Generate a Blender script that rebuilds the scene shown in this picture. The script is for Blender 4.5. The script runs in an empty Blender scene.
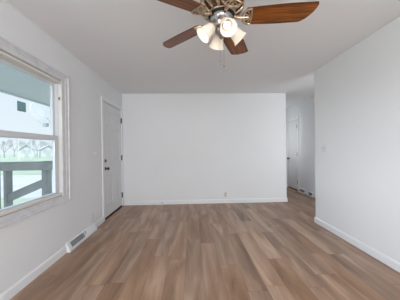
import bpy, bmesh, math, random
from mathutils import Vector, Matrix
random.seed(7)
C = bpy.context.scene.collection
scene = bpy.context.scene
PI = math.pi
R = math.radians

# ------------------------------------------------------------------ camera
YAW, PITCH, ROLL, EYE = R(2.1919), R(-0.1761), R(0.735), 1.2027
cam = bpy.data.cameras.new('camera')
cam.sensor_width = 36.0
cam.lens = 212.0 / 400.0 * 36.0
cam.clip_start = 0.02
cam.clip_end = 600
cam_o = bpy.data.objects.new('camera', cam)
C.objects.link(cam_o)
fwd = Vector((math.sin(YAW) * math.cos(PITCH), math.cos(YAW) * math.cos(PITCH), math.sin(PITCH)))
rt = Vector((math.cos(YAW), -math.sin(YAW), 0))
up = rt.cross(fwd)
r2 = math.cos(ROLL) * rt - math.sin(ROLL) * up
u2 = math.sin(ROLL) * rt + math.cos(ROLL) * up
m3 = Matrix((r2, u2, -fwd)).transposed()
cam_o.matrix_world = Matrix.Translation((0, 0, EYE)) @ m3.to_4x4()
scene.camera = cam_o

# ------------------------------------------------------------------ sky, sun, added fill lights
world = bpy.data.worlds.new('sky')
scene.world = world
world.use_nodes = True
wn, wl = world.node_tree.nodes, world.node_tree.links
wn.clear()
w_out = wn.new('ShaderNodeOutputWorld')
w_bg = wn.new('ShaderNodeBackground')
w_tc = wn.new('ShaderNodeTexCoord')
w_sep = wn.new('ShaderNodeSeparateXYZ')
w_ramp = wn.new('ShaderNodeValToRGB')
w_ramp.color_ramp.elements[0].position = 0.0
w_ramp.color_ramp.elements[0].color = (0.86, 0.95, 1.0, 1)
w_ramp.color_ramp.elements[1].position = 0.6
w_ramp.color_ramp.elements[1].color = (0.62, 0.80, 1.0, 1)
wl.new(w_tc.outputs['Generated'], w_sep.inputs[0])
wl.new(w_sep.outputs['Z'], w_ramp.inputs[0])
wl.new(w_ramp.outputs[0], w_bg.inputs['Color'])
# bright sky patch added out of view, lighting the room through the left window
w_dot = wn.new('ShaderNodeVectorMath')
w_dot.operation = 'DOT_PRODUCT'
w_dot.inputs[1].default_value = Vector((-0.95, -0.22, 0.22)).normalized()
wl.new(w_tc.outputs['Generated'], w_dot.inputs[0])
w_map = wn.new('ShaderNodeMapRange')
w_map.interpolation_type = 'SMOOTHSTEP'
w_map.inputs['From Min'].default_value = 0.72
w_map.inputs['From Max'].default_value = 1.0
w_map.inputs['To Min'].default_value = 0.98
w_map.inputs['To Max'].default_value = 11.0
wl.new(w_dot.outputs['Value'], w_map.inputs['Value'])
wl.new(w_map.outputs[0], w_bg.inputs['Strength'])
wl.new(w_bg.outputs[0], w_out.inputs['Surface'])


def light(name, kind, loc, direction, energy, color=(1, 1, 1), size=None, **kw):
    d = bpy.data.lights.new(name, kind)
    d.energy = energy
    d.color = color
    if size:
        d.shape = 'RECTANGLE'
        d.size, d.size_y = size
    for k, v in kw.items():
        setattr(d, k, v)
    o = bpy.data.objects.new(name, d)
    C.objects.link(o)
    o.location = loc
    o.rotation_euler = Vector(direction).to_track_quat('-Z', 'Y').to_euler()
    return o


light('sun', 'SUN', (10, 10, 20), (-0.40, 0.36, -0.84), 2.2, (1.0, 0.97, 0.92), angle=0.02)
light('rear_fill', 'AREA', (0.25, -3.26, 1.42), (-0.03, 1, 0.06), 136, (0.945, 0.975, 1.0), (2.6, 1.7))  # added fill at an unseen opening behind the camera
light('side_fill', 'AREA', (-1.60, -0.35, 1.40), (1, 0.8, 0.35), 10, (0.94, 0.97, 1.0), (1.2, 1.4))  # added fill beside the camera, at an unseen opening made for it
light('hall_fill', 'AREA', (2.55, 2.55, 1.35), (0.30, 1, 0.32), 11, (0.95, 0.98, 1.0), (0.7, 1.4))  # added fill, out of view before a solid hall wall
light('hall_door_fill', 'AREA', (2.14, 6.05, 1.45), (1, -0.1, 0.0), 6.2, (0.95, 0.98, 1.0), (0.7, 1.0))  # added fill for the hall door; the wall behind it is solid

scene.view_settings.view_transform = 'Standard'
scene.view_settings.look = 'None'
scene.view_settings.gamma = 1.0
scene.view_settings.use_curve_mapping = False
scene.view_settings.exposure = 0.14

# ------------------------------------------------------------------ materials
def mat(name, color, rough=0.5, metal=0.0, noise=None, spec=0.5, bump=None, **inputs):
    """principled surface; noise = (scale, amount) varies the tone a little, bump = (scale, strength)"""
    m = bpy.data.materials.new(name)
    m.use_nodes = True
    n, l = m.node_tree.nodes, m.node_tree.links
    b = n['Principled BSDF']
    b.inputs['Base Color'].default_value = (*color, 1)
    b.inputs['Roughness'].default_value = rough
    b.inputs['Metallic'].default_value = metal
    b.inputs['Specular IOR Level'].default_value = spec
    for k, v in inputs.items():
        b.inputs[k.replace('_', ' ')].default_value = v
    tc = n.new('ShaderNodeTexCoord')
    if noise:
        t = n.new('ShaderNodeTexNoise')
        t.inputs['Scale'].default_value = noise[0]
        t.inputs['Detail'].default_value = 4
        l.new(tc.outputs['Object'], t.inputs['Vector'])
        r = n.new('ShaderNodeValToRGB')
        k = noise[1]
        r.color_ramp.elements[0].position = 0.3
        r.color_ramp.elements[1].position = 0.7
        r.color_ramp.elements[0].color = (*[c * (1 - k) for c in color], 1)
        r.color_ramp.elements[1].color = (*[min(1, c * (1 + k)) for c in color], 1)
        l.new(t.outputs['Fac'], r.inputs[0])
        l.new(r.outputs[0], b.inputs['Base Color'])
    if bump:
        t = n.new('ShaderNodeTexNoise')
        t.inputs['Scale'].default_value = bump[0]
        t.inputs['Detail'].default_value = 3
        l.new(tc.outputs['Object'], t.inputs['Vector'])
        bp = n.new('ShaderNodeBump')
        bp.inputs['Strength'].default_value = bump[1]
        bp.inputs['Distance'].default_value = 0.002
        l.new(t.outputs['Fac'], bp.inputs['Height'])
        l.new(bp.outputs[0], b.inputs['Normal'])
    return m


def floor_material():
    m = bpy.data.materials.new('oak_plank')
    m.use_nodes = True
    n, l = m.node_tree.nodes, m.node_tree.links
    b = n['Principled BSDF']

    def math_(op, a, bb=None):
        q = n.new('ShaderNodeMath')
        q.operation = op
        for i, v in enumerate((a, bb)):
            if v is None:
                continue
            if isinstance(v, (int, float)):
                q.inputs[i].default_value = v
            else:
                l.new(v, q.inputs[i])
        return q.outputs[0]

    def comb(x, y, z=0.0):
        q = n.new('ShaderNodeCombineXYZ')
        for i, v in enumerate((x, y, z)):
            if isinstance(v, (int, float)):
                q.inputs[i].default_value = v
            else:
                l.new(v, q.inputs[i])
        return q.outputs[0]

    def white(vec):
        q = n.new('ShaderNodeTexWhiteNoise')
        q.noise_dimensions = '3D'
        l.new(vec, q.inputs['Vector'])
        return q.outputs['Value']

    def noise(vec, detail, rough=0.55, dist=0.0):
        q = n.new('ShaderNodeTexNoise')
        q.inputs['Scale'].default_value = 1.0
        q.inputs['Detail'].default_value = detail
        q.inputs['Roughness'].default_value = rough
        q.inputs['Distortion'].default_value = dist
        l.new(vec, q.inputs['Vector'])
        return q.outputs['Fac']

    tc = n.new('ShaderNodeTexCoord')
    sp = n.new('ShaderNodeSeparateXYZ')
    l.new(tc.outputs['Object'], sp.inputs[0])
    x, y = sp.outputs['X'], sp.outputs['Y']
    W, L = 0.178, 1.22
    u = math_('DIVIDE', math_('ADD', x, 10.05), W)
    row = math_('FLOOR', u)
    fu = math_('FRACT', u)
    off = white(comb(row, 3.1, 0.7))
    v = math_('ADD', math_('DIVIDE', math_('ADD', y, 10.0), L), math_('MULTIPLY', off, 1.0))
    col = math_('FLOOR', v)
    fv = math_('FRACT', v)
    tone = white(comb(row, col, 5.3))
    tone2 = white(comb(row, col, 9.7))
    # broad cloudy figure along each board, different on every board
    shift = math_('MULTIPLY', tone, 37.0)
    fig = noise(comb(math_('ADD', math_('MULTIPLY', x, 7.5), shift), math_('ADD', math_('MULTIPLY', y, 1.1), shift)), 3, 0.5, 0.6)
    grain = noise(comb(math_('ADD', math_('MULTIPLY', x, 95.0), shift), math_('ADD', math_('MULTIPLY', y, 3.2), shift)), 5, 0.6, 0.3)
    mixv = math_('ADD', math_('ADD', math_('MULTIPLY', tone, 0.20), math_('MULTIPLY', fig, 1.25)), math_('MULTIPLY', grain, 0.34))
    mixv = math_('SUBTRACT', mixv, 0.42)
    ramp = n.new('ShaderNodeValToRGB')
    e = ramp.color_ramp.elements
    e[0].position, e[0].color = 0.08, (*FLOOR[0], 1)
    e[1].position, e[1].color = 0.92, (*FLOOR[2], 1)
    mid = e.new(0.48)
    mid.color = (*FLOOR[1], 1)
    l.new(mixv, ramp.inputs[0])
    # a few boards lean grey, others lean warm
    hsv = n.new('ShaderNodeHueSaturation')
    l.new(ramp.outputs[0], hsv.inputs['Color'])
    l.new(math_('ADD', math_('MULTIPLY', tone2, 0.22), 1.02), hsv.inputs['Saturation'])
    # narrow bevel lines between boards
    ex = math_('MINIMUM', fu, math_('SUBTRACT', 1.0, fu))
    ey = math_('MINIMUM', fv, math_('SUBTRACT', 1.0, fv))
    gx = math_('LESS_THAN', ex, 0.0016 / W)
    gy = math_('LESS_THAN', ey, 0.0018 / L)
    gap = math_('MULTIPLY', math_('MAXIMUM', gx, gy), 0.5)
    mx = n.new('ShaderNodeMix')
    mx.data_type = 'RGBA'
    l.new(gap, mx.inputs['Factor'])
    l.new(hsv.outputs[0], mx.inputs['A'])
    mx.inputs['B'].default_value = (0.06, 0.042, 0.032, 1)
    l.new(mx.outputs['Result'], b.inputs['Base Color'])
    b.inputs['Roughness'].default_value = 0.38
    b.inputs['Specular IOR Level'].default_value = 0.5
    bp = n.new('ShaderNodeBump')
    bp.inputs['Strength'].default_value = 0.15
    bp.inputs['Distance'].default_value = 0.001
    l.new(grain, bp.inputs['Height'])
    l.new(bp.outputs[0], b.inputs['Normal'])
    return m


FLOOR = ((0.158, 0.092, 0.060), (0.355, 0.232, 0.164), (0.600, 0.440, 0.340))


def wood_material():
    m = mat('walnut_stain', (0.2, 0.06, 0.02), 0.36, spec=0.3)
    n, l = m.node_tree.nodes, m.node_tree.links
    b = n['Principled BSDF']
    tc = n.new('ShaderNodeTexCoord')
    mp = n.new('ShaderNodeMapping')
    mp.inputs['Scale'].default_value = (4, 60, 60)
    l.new(tc.outputs['UV'], mp.inputs[0])
    t = n.new('ShaderNodeTexNoise')
    t.inputs['Scale'].default_value = 1.0
    t.inputs['Detail'].default_value = 5
    t.inputs['Distortion'].default_value = 0.8
    l.new(mp.outputs[0], t.inputs['Vector'])
    r = n.new('ShaderNodeValToRGB')
    r.color_ramp.elements[0].position = 0.28
    r.color_ramp.elements[0].color = (0.075, 0.021, 0.006, 1)
    r.color_ramp.elements[1].position = 0.75
    r.color_ramp.elements[1].color = (0.370, 0.120, 0.022, 1)
    l.new(t.outputs['Fac'], r.inputs[0])
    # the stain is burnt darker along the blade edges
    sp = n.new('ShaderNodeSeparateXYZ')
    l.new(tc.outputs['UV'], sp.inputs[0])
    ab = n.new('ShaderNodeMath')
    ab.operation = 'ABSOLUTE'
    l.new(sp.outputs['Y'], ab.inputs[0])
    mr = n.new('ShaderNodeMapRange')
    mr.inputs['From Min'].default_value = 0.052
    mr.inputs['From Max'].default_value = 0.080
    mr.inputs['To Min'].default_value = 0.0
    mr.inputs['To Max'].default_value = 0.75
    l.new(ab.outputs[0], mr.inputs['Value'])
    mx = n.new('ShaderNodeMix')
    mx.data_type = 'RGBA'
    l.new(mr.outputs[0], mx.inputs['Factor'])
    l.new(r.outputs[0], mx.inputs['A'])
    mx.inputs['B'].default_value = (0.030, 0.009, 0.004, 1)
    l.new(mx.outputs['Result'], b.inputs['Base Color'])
    return m


def glass_material():
    m = bpy.data.materials.new('window_glass')
    m.use_nodes = True
    n, l = m.node_tree.nodes, m.node_tree.links
    n.clear()
    out = n.new('ShaderNodeOutputMaterial')
    tr = n.new('ShaderNodeBsdfTransparent')
    tr.inputs[0].default_value = (0.978, 0.988, 0.992, 1)
    gl = n.new('ShaderNodeBsdfGlossy')
    gl.inputs['Roughness'].default_value = 0.03
    df = n.new('ShaderNodeBsdfDiffuse')
    df.inputs[0].default_value = (0.85, 0.93, 0.95, 1)
    lw = n.new('ShaderNodeLayerWeight')
    pw = n.new('ShaderNodeMath')
    pw.operation = 'POWER'
    pw.inputs[1].default_value = 5.0
    l.new(lw.outputs['Facing'], pw.inputs[0])
    fr = n.new('ShaderNodeMath')
    fr.operation = 'MULTIPLY_ADD'
    fr.inputs[1].default_value = 0.96
    fr.inputs[2].default_value = 0.04
    l.new(pw.outputs[0], fr.inputs[0])
    a = n.new('ShaderNodeMixShader')
    l.new(fr.outputs[0], a.inputs[0])
    l.new(tr.outputs[0], a.inputs[1])
    l.new(gl.outputs[0], a.inputs[2])
    f = n.new('ShaderNodeMixShader')          # pale haze mixed into the pane to wash out the view
    f.inputs[0].default_value = 0.03
    l.new(a.outputs[0], f.inputs[1])
    l.new(df.outputs[0], f.inputs[2])
    l.new(f.outputs[0], out.inputs[0])
    return m


def frosted_material():
    m = bpy.data.materials.new('frosted_glass')
    m.use_nodes = True
    n, l = m.node_tree.nodes, m.node_tree.links
    n.clear()
    out = n.new('ShaderNodeOutputMaterial')
    tl = n.new('ShaderNodeBsdfTranslucent')
    tl.inputs[0].default_value = (0.95, 0.88, 0.78, 1)
    df = n.new('ShaderNodeBsdfDiffuse')
    df.inputs[0].default_value = (0.90, 0.86, 0.80, 1)
    gl = n.new('ShaderNodeBsdfGlossy')
    gl.inputs['Roughness'].default_value = 0.25
    a = n.new('ShaderNodeMixShader')
    a.inputs[0].default_value = 0.55
    l.new(tl.outputs[0], a.inputs[1])
    l.new(df.outputs[0], a.inputs[2])
    b = n.new('ShaderNodeMixShader')
    b.inputs[0].default_value = 0.05
    l.new(a.outputs[0], b.inputs[1])
    l.new(gl.outputs[0], b.inputs[2])
    l.new(b.outputs[0], out.inputs[0])
    return m


def emit(name, color, strength):
    m = bpy.data.materials.new(name)
    m.use_nodes = True
    n, l = m.node_tree.nodes, m.node_tree.links
    n.clear()
    out = n.new('ShaderNodeOutputMaterial')
    e = n.new('ShaderNodeEmission')
    e.inputs[0].default_value = (*color, 1)
    e.inputs[1].default_value = strength
    l.new(e.outputs[0], out.inputs[0])
    return m


M = dict(
    wall=mat('wall_paint', (0.785, 0.795, 0.808), 0.75, noise=(1.2, 0.012), spec=0.25, bump=(140, 0.06)),
    ceil=mat('ceiling_paint', (0.825, 0.825, 0.832), 0.85, noise=(1.5, 0.012), spec=0.15, bump=(110, 0.08)),
    trim=mat('white_trim_paint', (0.80, 0.81, 0.825), 0.35, noise=(3, 0.01)),
    casing=mat('weathered_white_paint', (0.66, 0.665, 0.68), 0.45, noise=(14, 0.08)),
    door=mat('white_door_paint', (0.72, 0.722, 0.73), 0.42, noise=(2, 0.01)),
    vinyl=mat('cream_vinyl', (0.74, 0.70, 0.655), 0.4, noise=(6, 0.02)),
    sash=mat('grey_white_vinyl', (0.66, 0.68, 0.72), 0.4, noise=(6, 0.02)),
    gasket=mat('brown_gasket', (0.20, 0.13, 0.10), 0.7, noise=(30, 0.1)),
    black=mat('black_rubber_and_shade', (0.012, 0.011, 0.011), 0.6, noise=(30, 0.1)),  # rubber at the entrance door, painted shade in the hall door gaps
    bronze_dark=mat('oil_rubbed_metal', (0.035, 0.030, 0.028), 0.4, 0.8, noise=(40, 0.15)),
    hinge=mat('dark_nickel', (0.10, 0.098, 0.098), 0.35, 0.9, noise=(40, 0.1)),
    nickel=mat('satin_nickel', (0.30, 0.29, 0.28), 0.3, 1.0, noise=(40, 0.08)),
    brass=mat('antique_brass', (0.50, 0.39, 0.28), 0.32, 0.85, noise=(60, 0.35)),
    brass_dark=mat('dark_antique_brass', (0.13, 0.085, 0.065), 0.35, 0.8, noise=(50, 0.3)),
    chrome=mat('polished_nickel', (0.42, 0.415, 0.43), 0.16, 1.0, noise=(30, 0.06)),
    grille=mat('grey_grille', (0.36, 0.38, 0.40), 0.5, 0.2, noise=(50, 0.1)),
    register=mat('white_enamel', (0.76, 0.775, 0.79), 0.35, noise=(5, 0.01)),
    plate=mat('white_plastic', (0.74, 0.74, 0.74), 0.35, noise=(8, 0.01)),
    slot=mat('dark_slot', (0.22, 0.22, 0.225), 0.6, noise=(30, 0.1)),
    glass=glass_material(),
    frosted=frosted_material(),
    bulb=emit('lit_bulb', (1.0, 0.97, 0.93), 1.35),
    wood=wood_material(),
    floor=floor_material(),
    teal=mat('teal_paper', (0.13, 0.29, 0.32), 0.6, noise=(60, 0.15)),
    teal_light=mat('pale_teal_paper', (0.18, 0.36, 0.40), 0.6, noise=(60, 0.12)),
    rail=mat('weathered_grey_timber', (0.125, 0.140, 0.137), 0.85, noise=(9, 0.22)),
    soffit=mat('painted_soffit', (0.50, 0.52, 0.56), 0.7, noise=(3, 0.02)),
    grass=mat('pale_lawn', (0.35, 0.43, 0.31), 0.95, noise=(0.35, 0.20)),
    concrete=mat('pale_concrete', (0.50, 0.50, 0.515), 0.9, noise=(0.9, 0.10)),
    siding=mat('white_siding', (0.85, 0.87, 0.88), 0.7, noise=(1, 0.03)),
    roof=mat('grey_shingle', (0.42, 0.46, 0.50), 0.9, noise=(3, 0.1)),
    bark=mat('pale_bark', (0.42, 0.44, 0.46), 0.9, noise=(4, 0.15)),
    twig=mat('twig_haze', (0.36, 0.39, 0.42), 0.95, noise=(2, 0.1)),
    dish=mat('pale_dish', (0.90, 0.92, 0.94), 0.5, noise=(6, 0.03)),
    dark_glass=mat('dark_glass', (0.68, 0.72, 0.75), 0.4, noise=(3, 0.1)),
    pole=mat('pale_pole', (0.82, 0.84, 0.86), 0.6, noise=(4, 0.05)),
)

# ------------------------------------------------------------------ builders
ORIGIN = {}


def thing(name, label, cat, loc=(0, 0, 0), group=None):
    o = bpy.data.objects.new(name, None)
    C.objects.link(o)
    o.location = loc
    o.empty_display_size = 0.05
    o['label'] = label
    o['category'] = cat
    if group:
        o['group'] = group
    ORIGIN[o] = Vector(loc)
    return o


def structure(name, loc=(0, 0, 0)):
    o = bpy.data.objects.new(name, None)
    C.objects.link(o)
    o.location = loc
    o.empty_display_size = 0.05
    o['kind'] = 'structure'
    ORIGIN[o] = Vector(loc)
    return o


def obj(name, bm, m, parent=None, smooth=False, label=None, loc=None):
    """one mesh object; its bmesh is in world coordinates"""
    org = Vector(loc) if loc is not None else Vector((0, 0, 0))
    if parent is not None:
        org = ORIGIN[parent]
    if org.length > 0:
        bmesh.ops.translate(bm, vec=-org, verts=bm.verts)
    bmesh.ops.recalc_face_normals(bm, faces=bm.faces)
    me = bpy.data.meshes.new(name)
    bm.to_mesh(me)
    bm.free()
    for x in (m if isinstance(m, (list, tuple)) else [m]):
        me.materials.append(x)
    if smooth:
        for p in me.polygons:
            p.use_smooth = True
        try:
            me.set_sharp_from_angle(angle=R(40))
        except Exception:
            pass
    o = bpy.data.objects.new(name, me)
    C.objects.link(o)
    if parent is not None:
        o.parent = parent
    else:
        o.location = org
    ORIGIN[o] = org
    if label:
        o['label'] = label
    return o


def tag(o, label, cat, group=None):
    o['label'] = label
    o['category'] = cat
    if group:
        o['group'] = group
    return o


def struct(name, bm, m, smooth=False):
    o = obj(name, bm, m, smooth=smooth)
    o['kind'] = 'structure'
    return o


def dup(root, loc, label):
    c = root.copy()
    C.objects.link(c)
    c.location = loc
    c['label'] = label
    for ch in root.children:
        d = ch.copy()
        C.objects.link(d)
        d.parent = c
        for g in ch.children:
            h = g.copy()
            C.objects.link(h)
            h.parent = d
    return c


def B():
    return bmesh.new()


def box(bm, x0, x1, y0, y1, z0, z1, bev=0.0, mi=0):
    vs = [bm.verts.new((x, y, z)) for x in (x0, x1) for y in (y0, y1) for z in (z0, z1)]
    fs = [bm.faces.new([vs[i] for i in q]) for q in
          ((0, 1, 3, 2), (4, 6, 7, 5), (0, 4, 5, 1), (2, 3, 7, 6), (0, 2, 6, 4), (1, 5, 7, 3))]
    for f in fs:
        f.material_index = mi
    if bev:
        es = list({e for f in fs for e in f.edges})
        bmesh.ops.bevel(bm, geom=es, offset=bev, segments=2, affect='EDGES', profile=0.5)
    return bm


def tube(bm, pts, radii, seg=10, cap=True):
    pts = [Vector(p) for p in pts]
    if not isinstance(radii, (list, tuple)):
        radii = [radii] * len(pts)
    rings = []
    prev = None
    for i, p in enumerate(pts):
        a = pts[max(0, i - 1)]
        b = pts[min(len(pts) - 1, i + 1)]
        t = (b - a).normalized()
        if prev is None:
            ref = Vector((0, 0, 1)) if abs(t.z) < 0.9 else Vector((1, 0, 0))
            nrm = t.cross(ref).normalized()
        else:
            nrm = (prev - t * prev.dot(t)).normalized()
        prev = nrm
        bn = t.cross(nrm)
        rings.append([bm.verts.new(p + radii[i] * (math.cos(2 * PI * k / seg) * nrm + math.sin(2 * PI * k / seg) * bn)) for k in range(seg)])
    for a, b in zip(rings, rings[1:]):
        for k in range(seg):
            bm.faces.new((a[k], a[(k + 1) % seg], b[(k + 1) % seg], b[k]))
    if cap:
        bm.faces.new(rings[0])
        bm.faces.new(rings[-1])
    return bm


def lathe(bm, prof, mtx=Matrix.Identity(4), seg=40, cap0=True, cap1=True, flute=None):
    """prof = [(radius, height)] turned about local z; flute = (count, depth, from_index, to_index)"""
    rings = []
    for i, (r, z) in enumerate(prof):
        ring = []
        for k in range(seg):
            a = 2 * PI * k / seg
            rr = r
            if flute and flute[2] <= i <= flute[3]:
                rr = r * (1 + flute[1] * math.cos(flute[0] * a))
            ring.append(bm.verts.new(mtx @ Vector((rr * math.cos(a), rr * math.sin(a), z))))
        rings.append(ring)
    for a, b in zip(rings, rings[1:]):
        for k in range(seg):
            bm.faces.new((a[k], a[(k + 1) % seg], b[(k + 1) % seg], b[k]))
    if cap0:
        bm.faces.new(rings[0])
    if cap1:
        bm.faces.new(rings[-1])
    return bm


def ring_frame(bm, inner, outer, prof, place):
    """mitred picture-frame: inner/outer = (a0,a1,b0,b1); prof = [(t, height)]; place(a,b,h)->xyz"""
    loops = []
    for t, h in prof:
        q = [i + (o - i) * t for i, o in zip(inner, outer)]
        loops.append([bm.verts.new(place(a, b, h)) for a, b in ((q[0], q[2]), (q[1], q[2]), (q[1], q[3]), (q[0], q[3]))])
    for a, b in zip(loops, loops[1:]):
        for k in range(4):
            bm.faces.new((a[k], a[(k + 1) % 4], b[(k + 1) % 4], b[k]))
    a, b = loops[-1], loops[0]
    for k in range(4):
        bm.faces.new((a[k], a[(k + 1) % 4], b[(k + 1) % 4], b[k]))
    return bm


def prism_y(bm, prof, y0, y1):
    """profile in (x,z) swept along y"""
    a = [bm.verts.new((x, y0, z)) for x, z in prof]
    b = [bm.verts.new((x, y1, z)) for x, z in prof]
    n = len(prof)
    for k in range(n):
        bm.faces.new((a[k], a[(k + 1) % n], b[(k + 1) % n], b[k]))
    bm.faces.new(a)
    bm.faces.new(b)
    return bm


def prism_x(bm, prof, x0, x1):
    """profile in (y,z) swept along x"""
    a = [bm.verts.new((x0, y, z)) for y, z in prof]
    b = [bm.verts.new((x1, y, z)) for y, z in prof]
    n = len(prof)
    for k in range(n):
        bm.faces.new((a[k], a[(k + 1) % n], b[(k + 1) % n], b[k]))
    bm.faces.new(a)
    bm.faces.new(b)
    return bm


# ------------------------------------------------------------------ room dimensions
XL, D, XR, DR, XB, H = -1.510, 4.695, 1.982, 3.348, 2.123, 2.44
XH = 2.955               # right wall of the hall
YE = 7.2                 # far end of the hall
YF = -3.20               # wall behind the camera
T = 0.115
WY0, WY1, WZ0, WZ1 = 1.36, 2.556, 0.688, 2.020      # window opening
DY0, DY1, DZ = 3.675, 4.640, 2.070                  # entrance door opening
HY0, HY1, HZ = 5.810, 6.440, 2.040                  # hall door opening

struct('floor', box(B(), XL - T, XH + T, YF - T, YE + T, -0.12, 0.0), M['floor'])
struct('ceiling', box(B(), XL - T, XH + T, YF - T, YE + T, H, H + 0.16), M['ceil'])

b = B()                                              # left wall with its two openings and one added for fill light
xs = (XL - T, XL)
box(b, *xs, YF, -0.95, 0, H)
box(b, *xs, -0.95, 0.25, 0, 0.70)
box(b, *xs, -0.95, 0.25, 2.10, H)
box(b, *xs, 0.25, WY0, 0, H)
box(b, *xs, WY0, WY1, 0, WZ0)
box(b, *xs, WY0, WY1, WZ1, H)
box(b, *xs, WY1, DY0, 0, H)
box(b, *xs, DY0, DY1, DZ, H)
box(b, *xs, DY1, D + T, 0, H)
struct('wall_left', b, M['wall'])
struct('wall_back', box(B(), XL, XB, D, D + 0.12, 0, H), M['wall'])
struct('wall_right', box(B(), XR, XR + 0.12, YF, DR, 0, H, 0.004), M['wall'])
b = B()                                              # wall behind the camera with a wide opening added for fill light
box(b, XL - T, -1.15, YF - T, YF, 0, H)
box(b, 1.65, XR + 0.12, YF - T, YF, 0, H)
box(b, -1.15, 1.65, YF - T, YF, 0, 0.5)
box(b, -1.15, 1.65, YF - T, YF, 2.32, H)
struct('wall_front', b, M['wall'])
b = B()
box(b, XH, XH + T, 2.4, HY0, 0, H)
box(b, XH, XH + T, HY0, HY1, HZ, H)
box(b, XH, XH + T, HY1, YE, 0, H)
struct('wall_hall_right', b, M['wall'])
struct('wall_hall_left', box(B(), XB - 0.12, XB, D + 0.12, YE, 0, H), M['wall'])
struct('wall_hall_end', box(B(), XB - 0.12, XH + T, YE, YE + T, 0, H), M['wall'])
struct('wall_hall_near', box(B(), XR + 0.12, XH + T, 2.28, 2.40, 0, H), M['wall'])

# baseboards
def base_prof(x, s):
    return [(x, 0), (x + s * 0.014, 0), (x + s * 0.014, 0.068), (x + s * 0.010, 0.080), (x + s * 0.004, 0.088), (x, 0.088)]


b = B()
prism_y(b, base_prof(XL, 1), YF, 2.562)
prism_y(b, base_prof(XL, 1), 3.283, 3.612)
struct('baseboard_left', b, M['trim'])
prof = [(D, 0), (D - 0.014, 0), (D - 0.014, 0.068), (D - 0.010, 0.080), (D - 0.004, 0.088), (D, 0.088)]
b = prism_x(B(), prof, XL + 0.025, XB + 0.014)
box(b, XB, XB + 0.014, D, D + 0.118, 0, 0.086)
struct('baseboard_back', b, M['trim'])
b = prism_y(B(), base_prof(XR, -1), YF, DR + 0.014)
box(b, XR, XR + 0.12, DR, DR + 0.014, 0, 0.086)
struct('baseboard_right', b, M['trim'])
b = prism_y(B(), base_prof(XH, -1), 2.41, 5.045)
prism_y(b, base_prof(XH, -1), 5.275, 5.405)
prism_y(b, base_prof(XH, -1), 5.725, HY0 - 0.062)
prism_y(b, base_prof(XH, -1), HY1 + 0.062, YE)
struct('baseboard_hall', b, M['trim'])

# ------------------------------------------------------------------ window on the left wall
win = structure('window_1', (XL, (WY0 + WY1) / 2, WZ0))
PLW = lambda a, b_, h: (XL + h, a, b_)
b = ring_frame(B(), (WY0 + 0.03, WY1 - 0.040, WZ0, WZ1), (WY0 - 0.105, WY1 + 0.105, WZ0 - 0.085, WZ1 + 0.092),
               [(0.0, 0.0), (0.0, 0.010), (0.14, 0.014), (0.20, 0.007), (0.46, 0.009), (0.50, 0.015), (0.76, 0.017), (0.80, 0.026), (0.95, 0.027), (1.0, 0.016), (1.0, 0.0)], PLW)
obj('casing', b, M['casing'], win, label='worn white window casing with stepped mouldings')
# cream frame lining the opening
ring_w = lambda i, o, x0, x1, bm: ring_frame(bm, i, o, [(0, x0), (0, x1), (1, x1), (1, x0)], PLW)
g = 0.006
b = ring_w((WY0 + 0.012, WY1 - 0.012, WZ0 + 0.026, WZ1 - 0.030), (WY0 + g, WY1 - g, WZ0 + g, WZ1 - g), -T, -0.004, B())
obj('window_frame', b, M['vinyl'], win, label='cream window frame')
b = ring_w((WY0 + g, WY1 - g, WZ0 + g, WZ1 - g), (WY0, WY1, WZ0, WZ1), -T, -0.012, B())
obj('gasket', b, M['gasket'], win, label='thin brown gap line around the frame')
ZM = 1.352
# upper sash (outer track) and lower sash (inner track)
y0, y1 = WY0 + 0.012, WY1 - 0.012
up_s = obj('upper_sash', ring_w((y0 + 0.046, y1 - 0.046, ZM + 0.028, WZ1 - 0.063), (y0, y1, ZM - 0.025, WZ1 - 0.030), -0.108, -0.082, B()), M['sash'], win)
low_s = obj('lower_sash', ring_w((y0 + 0.072, y1 - 0.072, WZ0 + 0.044, ZM - 0.022), (y0, y1, WZ0 + 0.026, ZM + 0.030), -0.074, -0.046, B()), M['sash'], win)
obj('pane', box(B(), XL - 0.098, XL - 0.094, y0 + 0.042, y1 - 0.042, ZM + 0.024, WZ1 - 0.059), M['glass'], up_s)
obj('pane', box(B(), XL - 0.062, XL - 0.058, y0 + 0.068, y1 - 0.068, WZ0 + 0.040, ZM - 0.018), M['glass'], low_s)
b = B()
box(b, XL - 0.081, XL - 0.048, WY1 - 0.020, WY1 - 0.0121, ZM + 0.031, WZ1 - 0.031)
obj('jamb_track', b, M['sash'], win)
b = B()
box(b, XL - 0.040, XL - 0.022, WY1 - 0.020, WY1 - 0.0122, 1.800, 1.835, 0.002)
obj('balance_clip', b, M['gasket'], win)
obj('window_sill', box(B(), XL - 0.04, XL - 0.003, WY0 + 0.013, WY1 - 0.013, WZ0 + 0.024, WZ0 + 0.030), M['vinyl'], win)

# plain frames in two windows added for fill light, beside and behind the camera
w2 = structure('added_window_2', (XL, -0.35, 0.70))
b = ring_w((-0.95 + 0.05, 0.25 - 0.05, 0.75, 2.05), (-0.95, 0.25, 0.70, 2.10), -0.06, 0.012, B())
obj('window_frame', b, M['sash'], w2)
w3 = structure('added_window_3', (0.25, YF, 0.50))
b = ring_frame(B(), (-1.10, 1.60, 0.55, 2.27), (-1.15, 1.65, 0.50, 2.32), [(0, -0.05), (0, 0.012), (1, 0.012), (1, -0.05)], lambda a, b_, h: (a, YF + h, b_))
obj('window_frame', b, M['sash'], w3)

# sticker on the upper pane
st = thing('window_sticker', 'small square teal sticker on the upper window pane', 'sticker', (XL - 0.093, 2.068, 1.628))
obj('backing', box(B(), XL - 0.0939, XL - 0.0925, 2.018, 2.118, 1.583, 1.673), M['teal'], st)
obj('printed_panel', box(B(), XL - 0.0925, XL - 0.0918, 2.028, 2.108, 1.593, 1.663), M['teal_light'], st)

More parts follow.
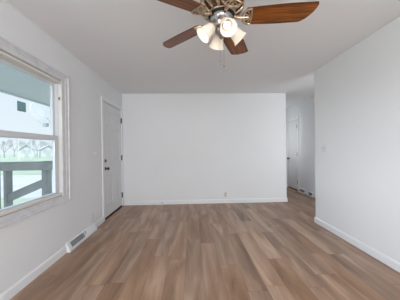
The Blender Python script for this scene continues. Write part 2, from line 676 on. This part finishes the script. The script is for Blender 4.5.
# ------------------------------------------------------------------ entrance door
def panel_door(bm, x, s, y0, y1, z0, z1, rows, thick=0.042):
    """slab with six raised panels; x = room face, s = +1 when the room is at larger x"""
    box(bm, min(x - s * thick, x - s * 0.006), max(x - s * thick, x - s * 0.006), y0, y1, z0, z1)
    st_, w = 0.105, (y1 - y0)
    cols = [(y0 + st_, y0 + w / 2 - 0.05), (y0 + w / 2 + 0.05, y1 - st_)]
    ys = [y0, cols[0][0], cols[0][1], cols[1][0], cols[1][1], y1]
    zs = [z0] + [q for r in rows for q in r] + [z1]
    xa, xb = sorted((x - s * 0.006, x))
    for k in (0, 2, 4):                     # stiles
        box(bm, xa, xb, ys[k], ys[k + 1], z0, z1)
    for k in range(0, len(zs), 2):          # rails
        for c in cols:
            box(bm, xa, xb, c[0], c[1], zs[k], zs[k + 1])
    for c in cols:
        for r in rows:
            pl = lambda a, b_, h: (x - s * 0.006 + s * h, a, b_)
            a0, a1, b0, b1 = c[0] + 0.022, c[1] - 0.022, r[0] + 0.022, r[1] - 0.022
            lo = [bm.verts.new(pl(a, b_, 0)) for a, b_ in ((a0, b0), (a1, b0), (a1, b1), (a0, b1))]
            hi = [bm.verts.new(pl(a, b_, 0.005)) for a, b_ in ((a0 + .02, b0 + .02), (a1 - .02, b0 + .02), (a1 - .02, b1 - .02), (a0 + .02, b1 - .02))]
            for k in range(4):
                bm.faces.new((lo[k], lo[(k + 1) % 4], hi[(k + 1) % 4], hi[k]))
            bm.faces.new(hi)
    return bm


dr = structure('door_1', (XL, (DY0 + DY1) / 2, 0))
SY0, SY1 = 3.697, 4.611
slab = obj('door_slab', panel_door(B(), XL - 0.006, 1, SY0, SY1, 0.034, 2.046, [(0.24, 0.78), (0.98, 1.56), (1.68, 1.93)]), M['door'], dr)
b = B()
box(b, XL - 0.112, XL - 0.001, DY0, SY0 - 0.003, 0, DZ)
box(b, XL - 0.112, XL - 0.001, SY1 + 0.004, DY1, 0, DZ)
box(b, XL - 0.112, XL - 0.001, SY0 - 0.003, SY1 + 0.004, 2.056, DZ)
box(b, XL - 0.112, XL - 0.055, SY0 - 0.003, SY0 + 0.012, 0.03, 2.056)
box(b, XL - 0.112, XL - 0.055, SY1 - 0.012, SY1 + 0.004, 0.03, 2.056)
box(b, XL - 0.112, XL - 0.055, SY0, SY1, 2.03, 2.056)
obj('jamb', b, M['trim'], dr)
b = B()
box(b, XL - 0.002, XL + 0.013, DY0 - 0.058, DY0 + 0.008, 0, DZ + 0.050, 0.003)
box(b, XL - 0.002, XL + 0.013, DY1 - 0.018, D - 0.001, 0, DZ + 0.050, 0.003)
box(b, XL - 0.002, XL + 0.013, DY0 + 0.008, DY1 - 0.018, DZ - 0.004, DZ + 0.050, 0.003)
obj('casing', b, M['trim'], dr)
obj('threshold', box(B(), XL - 0.112, XL + 0.004, SY0 - 0.002, SY1 + 0.003, 0.0, 0.022, 0.004), M['black'], dr, label='black door sweep and threshold')
obj('weather_strip', box(B(), XL - 0.050, XL - 0.012, SY0, SY1, 0.0225, 0.034), M['black'], dr)
for z in (1.835, 1.045, 0.247):
    b = B()
    tube(b, [(XL + 0.010, SY1 + 0.002, z - 0.055), (XL + 0.010, SY1 + 0.002, z + 0.055)], 0.0085, 10)
    box(b, XL - 0.0055, XL + 0.004, SY1 - 0.016, SY1 + 0.006, z - 0.052, z + 0.052)
    obj('hinge', b, M['hinge'], dr, label='dark metal hinge')


def turned(prof, base, axis):
    q = Vector(axis).to_track_quat('Z', 'Y').to_matrix().to_4x4()
    return lathe(B(), prof, Matrix.Translation(base) @ q, 24)


KY = SY0 + 0.074
kn = obj('door_knob', turned([(0.031, 0), (0.031, 0.004), (0.026, 0.009), (0.012, 0.012), (0.011, 0.030), (0.020, 0.036), (0.027, 0.046), (0.027, 0.056), (0.020, 0.064), (0.006, 0.067)],
         (XL - 0.006, KY + 0.005, 0.885), (1, 0, 0)), M['hinge'], dr, True, 'dark round knob')
db = obj('deadbolt', turned([(0.030, 0), (0.030, 0.006), (0.025, 0.012), (0.008, 0.013)], (XL - 0.006, KY, 1.022), (1, 0, 0)), M['hinge'], dr, True, 'dark round deadbolt')
obj('thumb_turn', box(B(), XL + 0.006, XL + 0.022, KY - 0.016, KY + 0.016, 1.017, 1.027, 0.002), M['hinge'], db)

# ------------------------------------------------------------------ hall door
hd = structure('door_2', (XH, (HY0 + HY1) / 2, 0))
b = box(B(), XH + 0.006, XH + 0.042, HY0 + 0.030, HY1 - 0.022, 0.030, 2.014, 0.002)
obj('door_slab', b, M['door'], hd)
b = B()
box(b, XH + 0.002, XH + 0.112, HY0, HY0 + 0.015, 0, HZ)
box(b, XH + 0.002, XH + 0.112, HY1 - 0.015, HY1, 0, HZ)
box(b, XH + 0.002, XH + 0.112, HY0 + 0.015, HY1 - 0.015, 2.026, HZ)
obj('jamb', b, M['trim'], hd)
b = B()
box(b, XH - 0.013, XH + 0.002, HY0 - 0.058, HY0 + 0.006, 0, HZ + 0.056, 0.003)
box(b, XH - 0.013, XH + 0.002, HY1 - 0.006, HY1 + 0.058, 0, HZ + 0.056, 0.003)
box(b, XH - 0.013, XH + 0.002, HY0 + 0.006, HY1 - 0.006, HZ - 0.004, HZ + 0.056, 0.003)
obj('casing', b, M['trim'], hd)
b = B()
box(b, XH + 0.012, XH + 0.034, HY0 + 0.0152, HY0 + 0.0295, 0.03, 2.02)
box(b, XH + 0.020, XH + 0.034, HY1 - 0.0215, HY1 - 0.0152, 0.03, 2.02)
obj('gap_shade', b, M['black'], hd, label='dark strip standing in for gap shade along the hall door edges')  # black strips imitate the shade in the door gaps
obj('threshold', box(B(), XH + 0.004, XH + 0.112, HY0 + 0.016, HY1 - 0.016, 0, 0.027), M['black'], hd, label='black strip standing in for the shaded gap below the hall door')  # no real sill here, the black imitates shade under the door
for z in (1.81, 1.03, 0.26):
    b = tube(B(), [(XH - 0.010, HY0 + 0.017, z - 0.05), (XH - 0.010, HY0 + 0.017, z + 0.05)], 0.008, 10)
    box(b, XH - 0.006, XH + 0.006, HY0 + 0.012, HY0 + 0.036, z - 0.048, z + 0.048)
    obj('hinge', b, M['hinge'], hd, label='dark metal hinge')
obj('door_knob', turned([(0.030, 0), (0.030, 0.004), (0.024, 0.009), (0.011, 0.012), (0.011, 0.030), (0.020, 0.036), (0.026, 0.046), (0.026, 0.056), (0.018, 0.064), (0.006, 0.066)],
    (XH + 0.006, HY1 - 0.085, 0.893), (-1, 0, 0)), M['hinge'], hd, True, 'dark round knob')

# ------------------------------------------------------------------ ceiling fan
FX, FY, FZ = 0.224, 1.516, 2.144
fan = thing('ceiling_fan', 'five-blade wooden ceiling fan with ornate brass hub and four lit frosted glass shades', 'ceiling fan', (FX, FY, H))
FM = lambda z=0.0: Matrix.Translation((FX, FY, z))
obj('canopy', lathe(B(), [(0.075, 2.4395), (0.078, 2.425), (0.070, 2.400), (0.045, 2.378), (0.030, 2.372)], FM(), 40), M['brass_dark'], fan, True)
# motor housing: dark bowl with brass sunburst ribs on its underside
mh = obj('motor_housing', lathe(B(), [(0.030, 2.376), (0.080, 2.366), (0.128, 2.340), (0.148, 2.300), (0.152, 2.225), (0.147, 2.200), (0.130, 2.184), (0.090, 2.168), (0.080, 2.166)], FM(), 144, flute=(36, 0.012, 3, 6)), M['brass_dark'], fan, True, 'dark fluted motor bowl')
b = B()
N = 15
for k in range(N):
    for off, w in ((-0.085, 0.0042), (0.085, 0.0042), (0.0, 0.0055)):
        a = 2 * PI * (k + 0.5) / N
        d0 = Vector((math.cos(a), math.sin(a), 0))
        d1 = Vector((math.cos(a + off), math.sin(a + off), 0))
        prof = [(0.096, 2.163, 0), (0.114, 2.172, 0.45), (0.132, 2.181, 0.85), (0.150, 2.197, 1.0), (0.155, 2.222, 1.0)]
        tube(b, [Vector((FX, FY, z)) + d0.lerp(d1, q) * r for r, z, q in prof], [w * 1.25, w, w, w * 1.15, w * 0.8], 6)
for rr, z, w in ((0.098, 2.163, 0.006), (0.154, 2.208, 0.006), (0.155, 2.228, 0.005)):
    pts = [Vector((FX + rr * math.cos(2 * PI * k / 48), FY + rr * math.sin(2 * PI * k / 48), z)) for k in range(49)]
    tube(b, pts, w, 6, False)
obj('filigree_ribs', b, M['brass'], mh, True, 'pale brass openwork ribs')
obj('gap_ring', lathe(B(), [(0.094, 2.168), (0.095, 2.160), (0.090, 2.153), (0.078, 2.152)], FM(), 48), M['black'], fan, True, 'black ring below the hub')
obj('switch_housing', lathe(B(), [(0.079, 2.160), (0.081, 2.150), (0.081, 2.132), (0.076, 2.118), (0.062, 2.106), (0.056, 2.100), (0.054, 2.084), (0.046, 2.074)], FM(), 56), M['chrome'], fan, True, 'polished nickel switch housing')
obj('light_fitter', lathe(B(), [(0.040, 2.078), (0.046, 2.068), (0.048, 2.050), (0.040, 2.034), (0.026, 2.024), (0.016, 2.012), (0.018, 2.004), (0.012, 1.996), (0.004, 1.992)], FM(), 48, flute=(16, 0.03, 1, 4)), M['nickel'], fan, True)


def blade_mesh(theta):
    """blade lies along local +x; counter-clockwise edge dips"""
    bm = B()
    uv = bm.loops.layers.uv.new('UVMap')
    r0, r1 = 0.176, 0.656
    half = lambda t: 0.068 + 0.012 * math.sin(min(1, t * 1.5) * PI / 2) - 0.006 * max(0, t - 0.6)
    n = 14
    up_e, dn_e = [], []
    for k in range(n + 1):
        t = k / n
        up_e.append((r0 + (r1 - 0.105 - r0) * t, half(t)))
        dn_e.append((r0 + (r1 - 0.022 - r0) * t, -half(t)))
    p0, p1, p2, p3 = Vector(up_e[-1]), Vector((r1 - 0.045, half(1) * 0.92)), Vector((r1 + 0.012, -half(1) * 0.80)), Vector(dn_e[-1])
    tip = []
    for k in range(1, 10):
        s = k / 10
        q = p0 * (1 - s) ** 3 + p1 * 3 * s * (1 - s) ** 2 + p2 * 3 * s * s * (1 - s) + p3 * s ** 3
        tip.append((q.x, q.y))
    root = [(r0 - 0.010 * math.sin(PI * k / 5), -half(0) + 2 * half(0) * k / 5) for k in range(1, 5)]
    outline = up_e + tip + dn_e[::-1] + root
    rot = Matrix.Rotation(theta, 4, 'Z') @ Matrix.Rotation(R(-13), 4, 'X')
    mt = Matrix.Translation((FX, FY, FZ)) @ rot
    th = 0.006
    lo = [bm.verts.new((x, y, -th / 2)) for x, y in outline]
    hi = [bm.verts.new((x, y, th / 2)) for x, y in outline]
    m_ = len(outline)
    bm.faces.new(lo[::-1])
    bm.faces.new(hi)
    for k in range(m_):
        bm.faces.new((lo[k], lo[(k + 1) % m_], hi[(k + 1) % m_], hi[k]))
    for f in bm.faces:
        for lp in f.loops:
            lp[uv].uv = (lp.vert.co.x + theta, lp.vert.co.y)
    for v_ in bm.verts:
        v_.co = mt @ v_.co
    return bm


def iron_mesh(theta):
    """ornate bracket: a neck, then a half wheel of open spokes under the blade root"""
    bm = B()
    rot = Matrix.Rotation(theta, 4, 'Z') @ Matrix.Rotation(R(-13), 4, 'X')
    mt = Matrix.Translation((FX, FY, FZ)) @ rot
    P = lambda x, y, z: mt @ Vector((x, y, z))
    tube(bm, [P(0.092, 0, 0.004), P(0.112, 0, -0.006), P(0.132, 0, -0.012), P(0.150, 0, -0.010)], [0.013, 0.012, 0.011, 0.010], 10)
    cx, rad = 0.208, 0.064
    arc = [P(cx - rad * math.sin(PI * k / 16), rad * math.cos(PI * k / 16), -0.008) for k in range(17)]
    tube(bm, arc, 0.0075, 8)
    tube(bm, [P(cx, -rad, -0.007), P(cx + 0.004, 0, -0.007), P(cx, rad, -0.007)], 0.0055, 8)
    for ang in (-64, -32, 0, 32, 64):
        c_, s_ = math.cos(R(ang)), math.sin(R(ang))
        tube(bm, [P(cx - 0.012 * c_, 0.012 * s_, -0.008), P(cx - 0.036 * c_, 0.036 * s_ * 1.08, -0.010), P(cx - rad * c_, rad * s_, -0.009)], [0.007, 0.0048, 0.0055], 8)
    lathe(bm, [(0.015, 0), (0.014, 0.005), (0.006, 0.009)], mt @ Matrix.Translation((cx - 0.006, 0, -0.004)) @ Matrix.Rotation(PI, 4, 'X'), 16)
    return bm


for k in range(5):
    th = R(64.8 + 72 * k)
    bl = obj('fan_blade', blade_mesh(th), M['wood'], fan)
    obj('blade_bracket', iron_mesh(th), M['brass'], bl, True, 'ornate openwork brass bracket')

# light kit
SH = [(0.024, 0.000), (0.030, 0.005), (0.036, 0.014), (0.040, 0.030), (0.042, 0.050), (0.0445, 0.070), (0.049, 0.088), (0.056, 0.102), (0.0585, 0.105)]
for phi in (-80, 10, 100, 190):
    a = R(phi)
    out_d = Vector((math.cos(a), math.sin(a), 0))
    dip = R(49 if phi == -80 else 44)
    ax = (out_d * math.cos(dip) + Vector((0, 0, -1)) * math.sin(dip)).normalized()
    c0 = Vector((FX, FY, 2.044))
    neck = Vector((FX + 0.003, FY, 2.074)) + out_d * 0.068
    mt = Matrix.Translation(neck) @ ax.to_track_quat('Z', 'Y').to_matrix().to_4x4()
    arm = tube(B(), [c0 + out_d * 0.036, c0 + out_d * 0.048 + Vector((0, 0, 0.022)), neck - ax * 0.024, neck - ax * 0.004], [0.009, 0.008, 0.008, 0.009], 10)
    lathe(arm, [(0.010, -0.026), (0.024, -0.020), (0.027, -0.006), (0.027, 0.008), (0.024, 0.010)], mt, 28)
    am = obj('lamp_arm', arm, M['brass'], fan, True)
    inner = [(r - 0.003, z + (0.003 if i == 0 else 0)) for i, (r, z) in enumerate(SH)]
    b = lathe(B(), SH + inner[::-1], mt, 40, False, False)
    sh = obj('lamp_shade', b, M['frosted'], am, True, 'frosted white glass bell shade')
    b = lathe(B(), [(0.011, 0.004), (0.012, 0.022), (0.018, 0.036), (0.024, 0.052), (0.0265, 0.062), (0.023, 0.076), (0.013, 0.084), (0.003, 0.087)], mt, 24)
    obj('bulb', b, M['bulb'], am, True, 'glowing white bulb')
    lp = neck + ax * 0.098
    light('bulb_light', 'POINT', lp, (0, 0, -1), 0.12, (1.0, 0.94, 0.87), shadow_soft_size=0.012)

# pull chains with fobs
for (cx, cy, z0, z1, fob) in ((FX - 0.014, FY - 0.012, 2.050, 1.834, 'ball'), (FX + 0.013, FY - 0.012, 2.050, 1.803, 'bar')):
    b = tube(B(), [(cx, cy, z0), (cx, cy, z1)], 0.0007, 6)
    zz = z1
    while zz < z0 - 0.004:
        bmesh.ops.create_icosphere(b, subdivisions=1, radius=0.0012, matrix=Matrix.Translation((cx, cy, zz)))
        zz += 0.0065
    ch = obj('pull_chain', b, M['chrome'], fan)
    b = lathe(B(), [(0.0015, 0.0), (0.004, -0.004), (0.0055, -0.012), (0.005, -0.024), (0.003, -0.032), (0.001, -0.034)], Matrix.Translation((cx, cy, z1)), 16)
    obj('pull_fob', b, M['nickel'], ch, True, 'small dark metal fob')

# ------------------------------------------------------------------ baseboard register under the switch
reg = thing('baseboard_register', 'white sloping baseboard heat register with grey grille on the left wall', 'register', (XL, 2.92, 0))
RY0, RY1 = 2.565, 3.280
rp = [(XL + 0.001, 0.0), (XL + 0.054, 0.0), (XL + 0.056, 0.020), (XL + 0.051, 0.030), (XL + 0.016, 0.104), (XL + 0.011, 0.109), (XL + 0.001, 0.110)]
GY0, GY1 = 2.625, 2.945
SL = lambda t, d=0.0: (XL + 0.051 - 0.035 * t + 0.87 * d, 0.030 + 0.074 * t + 0.49 * d)   # point on the sloping face, d proud of it
b = B()
prism_y(b, rp, RY0, GY0)
prism_y(b, rp, GY1, RY1)
prism_y(b, [(XL + 0.001, 0.0), (XL + 0.054, 0.0), (XL + 0.056, 0.020), (XL + 0.051, 0.030), SL(0.08), (XL + 0.040, 0.028), (XL + 0.001, 0.012)], GY0, GY1)
prism_y(b, [(XL + 0.001, 0.092), SL(0.90, -0.006), SL(0.90), (XL + 0.016, 0.104), (XL + 0.011, 0.109), (XL + 0.001, 0.110)], GY0, GY1)
obj('housing', b, M['register'], reg)
obj('recess', box(B(), XL + 0.002, XL + 0.006, GY0, GY1, 0.014, 0.091), M['slot'], reg)
b = B()
for k in range(8):
    t = 0.10 + 0.78 * (k + 0.5) / 8
    (x0, z0), (x1, z1), (x2, z2), (x3, z3) = SL(t - 0.035, -0.001), SL(t + 0.035, -0.001), SL(t + 0.02, -0.012), SL(t - 0.05, -0.012)
    prism_y(b, [(x0, z0), (x1, z1), (x2, z2), (x3, z3)], GY0 + 0.001, GY1 - 0.001)
for k in range(1, 4):
    y = GY0 + (GY1 - GY0) * k / 4
    prism_y(b, [SL(0.09, -0.008), SL(0.09, -0.0005), SL(0.89, -0.0005), SL(0.89, -0.008)], y - 0.0015, y + 0.0015)
obj('grille', b, M['grille'], reg, label='grey louvred grille')
b = B()
prism_y(b, [SL(0.35, 0.0001), SL(0.35, 0.001), SL(0.92, 0.001), SL(0.92, 0.0001)], 2.968, 2.982)
prism_y(b, [SL(0.66, 0.0011), SL(0.66, 0.010), SL(0.74, 0.010), SL(0.74, 0.0011)], 2.966, 2.984)
obj('damper_lever', b, M['slot'], reg, label='dark damper lever')

# two small registers along the hall wall
def hall_register(y0, y1, label):
    r = thing('wall_register', label, 'register', (XH, (y0 + y1) / 2, 0), 'white registers along the hall baseboard')
    hp = [(XH - 0.001, 0.0), (XH - 0.050, 0.0), (XH - 0.052, 0.020), (XH - 0.046, 0.030), (XH - 0.018, 0.112), (XH - 0.001, 0.118)]
    b = prism_y(B(), hp, y0, y0 + 0.022)
    prism_y(b, hp, y1 - 0.022, y1)
    prism_y(b, [(XH - 0.001, 0.0), (XH - 0.050, 0.0), (XH - 0.052, 0.020), (XH - 0.046, 0.030), (XH - 0.001, 0.018)], y0 + 0.022, y1 - 0.022)
    prism_y(b, [(XH - 0.001, 0.092), (XH - 0.0248, 0.092), (XH - 0.018, 0.112), (XH - 0.001, 0.118)], y0 + 0.022, y1 - 0.022)
    obj('housing', b, M['register'], r)
    obj('recess', box(B(), XH - 0.006, XH - 0.002, y0 + 0.022, y1 - 0.022, 0.018, 0.093), M['slot'], r)
    b = B()
    for k in range(4):
        t = (k + 0.5) / 4
        x, z = XH - 0.0245 - 0.02 * t, 0.092 - 0.060 * t
        prism_y(b, [(x + 0.014, z - 0.006), (x + 0.0005, z - 0.0035), (x + 0.002, z + 0.0005), (x + 0.0145, z - 0.004)], y0 + 0.023, y1 - 0.023)
    obj('grille', b, M['grille'], r, label='grey louvred grille')


hall_register(5.410, 5.720, 'longer white register at the hall baseboard, next to the hall door')
hall_register(5.050, 5.270, 'shorter white register at the hall baseboard, nearer the right wall corner')

# ------------------------------------------------------------------ switches and outlets
sw = thing('light_switch', 'single white light switch on left wall beside the entrance door', 'light switch', (XL, 3.372, 1.172))
obj('plate', box(B(), XL + 0.0005, XL + 0.006, 3.337, 3.407, 1.115, 1.229, 0.002), M['plate'], sw)
obj('toggle', box(B(), XL + 0.006, XL + 0.018, 3.367, 3.377, 1.165, 1.185, 0.002), M['plate'], sw)

sw2 = thing('light_switch', 'double white light switch on the right wall near its open end', 'light switch', (XR, 3.10, 1.198))
obj('plate', box(B(), XR - 0.006, XR - 0.0005, 3.042, 3.158, 1.141, 1.255, 0.002), M['plate'], sw2)
for y in (3.077, 3.123):
    obj('toggle', box(B(), XR - 0.018, XR - 0.006, y - 0.005, y + 0.005, 1.186, 1.206, 0.002), M['plate'], sw2)


def outlet(name, label, loc, face, m_socket, socket_label):
    """duplex outlet; face maps (along, out, z) to world"""
    o = thing(name, label, 'outlet', loc)

    def fb(bm, a0, a1, h0, h1, z0, z1, bev=0):
        p, q = face(a0, h0, z0), face(a1, h1, z1)
        return box(bm, min(p[0], q[0]), max(p[0], q[0]), min(p[1], q[1]), max(p[1], q[1]), z0, z1, bev)
    z = loc[2]
    obj('plate', fb(B(), -0.036, 0.036, 0.0005, 0.006, z - 0.058, z + 0.058, 0.002), M['plate'], o)
    for s in (-1, 1):
        sk = obj('socket', fb(B(), -0.017, 0.017, 0.006, 0.008, z + s * 0.022 - 0.014, z + s * 0.022 + 0.014, 0.0008), m_socket, o, label=socket_label)
        b_ = B()
        fb(b_, -0.009, -0.006, 0.008, 0.0085, z + s * 0.022 - 0.004, z + s * 0.022 + 0.006)
        fb(b_, 0.006, 0.009, 0.008, 0.0085, z + s * 0.022 - 0.004, z + s * 0.022 + 0.006)
        obj('slots', b_, M['slot'], sk)
    return o


outlet('wall_outlet', 'white wall outlet on the left wall above the baseboard register', (XL, 3.245, 0.200), lambda a, h, z: (XL + h, 3.245 + a, z), M['register'], 'white socket face')
outlet('wall_outlet', 'white wall outlet low on the back wall', (0.733, D, 0.192), lambda a, h, z: (0.733 + a, D - h, z), M['grille'], 'grey socket face')
jk = thing('cable_jack', 'tiny dark cable jack at the white baseboard of the back wall', 'cable jack', (-0.666, D - 0.014, 0.042))
obj('plate', box(B(), -0.684, -0.648, D - 0.018, D - 0.0143, 0.026, 0.062, 0.001), M['plate'], jk)
obj('socket', turned([(0.011, 0), (0.011, 0.006), (0.007, 0.010), (0.003, 0.016)], (-0.666, D - 0.018, 0.043), (0, -1, 0)), M['slot'], jk, True, 'dark round socket')

# ------------------------------------------------------------------ outdoors, beyond the left window
GZ = -0.45
b = box(B(), -130, XL - T, -60, 140, GZ - 0.2, GZ)
struct('lawn', b, M['grass'])
b = B()
v = [b.verts.new(p) for p in ((-130, 9.0, GZ + 0.02), (-1.8, 7.7, GZ + 0.02), (-1.8, 15.5, GZ + 0.02), (-130, 11.0, GZ + 0.02))]
w = [b.verts.new((q.co.x, q.co.y, GZ - 0.05)) for q in v]
b.faces.new(v)
b.faces.new(w[::-1])
for k in range(4):
    b.faces.new((v[k], v[(k + 1) % 4], w[(k + 1) % 4], w[k]))
struct('driveway', b, M['concrete'])
struct('porch_deck', box(B(), -3.45, XL - T, -3.2, 2.98, GZ, -0.10), M['rail'])
b = B()
box(b, -3.36, XL - T, -3.3, 5.4, 2.30, 2.42)
box(b, -3.40, -3.36, -3.3, 5.4, 2.27, 2.46)
struct('porch_roof', b, M['soffit'])
struct('trim_exterior', box(B(), XL - T - 0.02, XL - T, -3.2, 5.2, 2.16, 2.30), M['soffit'])

YR = 2.90
rl = thing('porch_railing', 'weathered grey timber porch railing with diagonal brace outside the window', 'railing', (-2.4, YR, -0.10))
posts = [-1.930, -2.4275, -2.584]
for i, x in enumerate(posts):
    ww = 0.020 if i else 0.034
    obj('post', box(B(), x - ww, x + ww, YR - 0.06, YR + 0.04, -0.10, 1.045 + (0.03 if i == 0 else 0), 0.004), M['rail'], rl)
obj('top_rail', box(B(), -3.30, -1.67, YR - 0.062, YR + 0.062, 1.046, 1.068, 0.003), M['rail'], rl)
obj('upper_board', box(B(), -3.30, -1.67, YR - 0.085, YR - 0.061, 0.958, 1.045, 0.003), M['rail'], rl)
b = B()
a0, a1 = Vector((-2.41, YR - 0.05, 0.595)), Vector((-1.962, YR - 0.05, 0.785))
dv = (a1 - a0).normalized()
pn = Vector((-dv.z, 0, dv.x)) * 0.050
q0 = [a0 - pn, a1 - pn, a1 + pn, a0 + pn]
f0 = [b.verts.new(p) for p in q0]
f1 = [b.verts.new(p + Vector((0, 0.03, 0))) for p in q0]
b.faces.new(f0)
b.faces.new(f1[::-1])
for k in range(4):
    b.faces.new((f0[k], f0[(k + 1) % 4], f1[(k + 1) % 4], f1[k]))
obj('diagonal_brace', b, M['rail'], rl)

# satellite dish on a thin mast standing in the yard
sd = thing('satellite_dish', 'pale satellite dish on a thin mast outside the window', 'satellite dish', (-3.37, 5.3, GZ))
obj('mast', tube(B(), [(-3.37, 5.3, GZ), (-3.37, 5.3, 1.78), (-3.52, 5.28, 2.02)], 0.022, 10), M['pole'], sd)
axd = Vector((0.62, -0.70, -0.10)).normalized()
mt = Matrix.Translation((-3.60, 5.25, 2.11)) @ axd.to_track_quat('Z', 'Y').to_matrix().to_4x4() @ Matrix.Rotation(R(35), 4, 'Z') @ Matrix.Diagonal((0.18, 0.29, 0.25, 1))
b = B()
bowl = lambda r: 0.27 * r * r
for rr, w in ((1.0, 0.011), (0.72, 0.005), (0.45, 0.005), (0.16, 0.012)):
    tube(b, [mt @ Vector((rr * math.cos(2 * PI * k / 40), rr * math.sin(2 * PI * k / 40), bowl(rr))) for k in range(41)], w, 6, False)
for k in range(16):
    a = 2 * PI * k / 16
    tube(b, [mt @ Vector((r * math.cos(a), r * math.sin(a), bowl(r))) for r in (0.14, 0.4, 0.7, 1.0)], 0.004, 5)
obj('reflector', b, M['dish'], sd, True)
obj('feed_arm', tube(B(), [(-3.42, 5.28, 1.90), (-3.42, 5.12, 1.83)], 0.012, 8), M['pole'], sd)
obj('receiver', box(B(), -3.46, -3.36, 5.06, 5.14, 1.78, 1.86, 0.01), M['roof'], sd)


def house(label, x, y, w, d, h, rh, rot):
    t = thing('house', label, 'house', (x, y, GZ))
    mt = Matrix.Translation((x, y, GZ)) @ Matrix.Rotation(rot, 4, 'Z')
    b = box(B(), -w / 2, w / 2, -d / 2, d / 2, 0, h)
    b2 = prism_y(b, [(-w / 2, h), (w / 2, h), (0, h + rh)], -d / 2, d / 2)
    b.transform(mt)
    wl_ = obj('wall', b, M['siding'], t)
    b = prism_y(B(), [(-w / 2 - 0.3, h - 0.1), (0, h + rh + 0.12), (w / 2 + 0.3, h - 0.1), (w / 2 + 0.3, h + 0.06), (0, h + rh + 0.3), (-w / 2 - 0.3, h + 0.06)], -d / 2 - 0.3, d / 2 + 0.3)
    b.transform(mt)
    obj('roof', b, M['roof'], t)
    for sx in (-w * 0.22, w * 0.22):
        b = box(B(), sx - 0.45, sx + 0.45, -d / 2 - 0.06, -d / 2 + 0.02, 1.1, 2.3)
        b.transform(mt)
        obj('window', b, M['dark_glass'], t)
    b = box(B(), -0.45, 0.45, -d / 2 - 0.06, -d / 2 + 0.02, 0.02, 2.0)
    b.transform(mt)
    obj('door', b, M['dark_glass'], t)


def along(px, dist):
    """ground spot seen at image column px, dist metres ahead"""
    k = (px - 200) / 212.0
    x, y = k * dist, dist
    c, s = math.cos(YAW), math.sin(YAW)
    return c * x + s * y, -s * x + c * y


x, y = along(27, 62)
house('small white gabled house far off behind the railing, left of the two', x, y, 3.4, 6, 2.0, 1.3, R(35))
x, y = along(47, 66)
house('small white gabled house far off, right of the two through the window', x, y, 3.8, 6, 2.0, 1.2, R(40))
x, y = along(-22, 66)


def branch(bm, p, d, ln, r, depth):
    q = p + d * ln
    tube(bm, [p, p + d * ln * 0.5 + Vector((random.uniform(-.04, .04), random.uniform(-.04, .04), 0)) * ln, q], [r, r * 0.82, r * 0.62], 5)
    if depth == 0:
        return
    n = 3 if depth > 1 else 3
    for k in range(n):
        a = random.uniform(0, 2 * PI)
        sp = random.uniform(0.35, 0.75)
        side = Vector((math.cos(a), math.sin(a), 0))
        nd = (d + side * sp + Vector((0, 0, 0.12))).normalized()
        branch(bm, p + d * ln * random.uniform(0.7, 1.0), nd, ln * random.uniform(0.6, 0.8), r * 0.55, depth - 1)


tree_spots = [(4, 58, 5.0, 'bare grey tree far off at the left edge of the window'),
              (14, 66, 6.2, 'bare grey tree far off between the left edge and the white pole'),
              (26, 74, 6.0, 'bare grey tree rising behind the left small white house'),
              (37, 70, 6.4, 'bare grey tree far off between the two small white houses'),
              (46, 76, 5.6, 'bare grey tree rising behind the right small white house')]
for px, ds, hh, lab in tree_spots:
    x, y = along(px, ds)
    t = thing('bare_tree', lab, 'tree', (x, y, GZ), 'bare trees beyond the lawn')
    b = B()
    tube(b, [(x, y, GZ - 0.1), (x + 0.05, y, GZ + hh * 0.34)], [0.20, 0.13], 8)
    obj('trunk', b, M['bark'], t)
    b = B()
    for k in range(4):
        a = 2 * PI * k / 4 + random.random()
        branch(b, Vector((x + 0.05, y, GZ + hh * (0.26 + 0.02 * k))), Vector((0.55 * math.cos(a), 0.55 * math.sin(a), 0.8)).normalized(), hh * 0.27, 0.085, 4)
    obj('branches', b, M['twig'], t)

for px, ds, hh, lab in ((18.7, 40, 4.2, 'thin white pole on the lawn, left of the two'), (31.5, 48, 3.9, 'thin white pole on the lawn, right of the two')):
    x, y = along(px, ds)
    b = tube(B(), [(x, y, GZ - 0.1), (x, y, GZ + hh)], [0.075, 0.05], 8)
    lathe(b, [(0.10, 0), (0.10, 0.04), (0.02, 0.07)], Matrix.Translation((x, y, GZ + hh - 0.02)), 10)
    tag(obj('pole', b, M['pole'], loc=(x, y, GZ)), lab, 'pole')
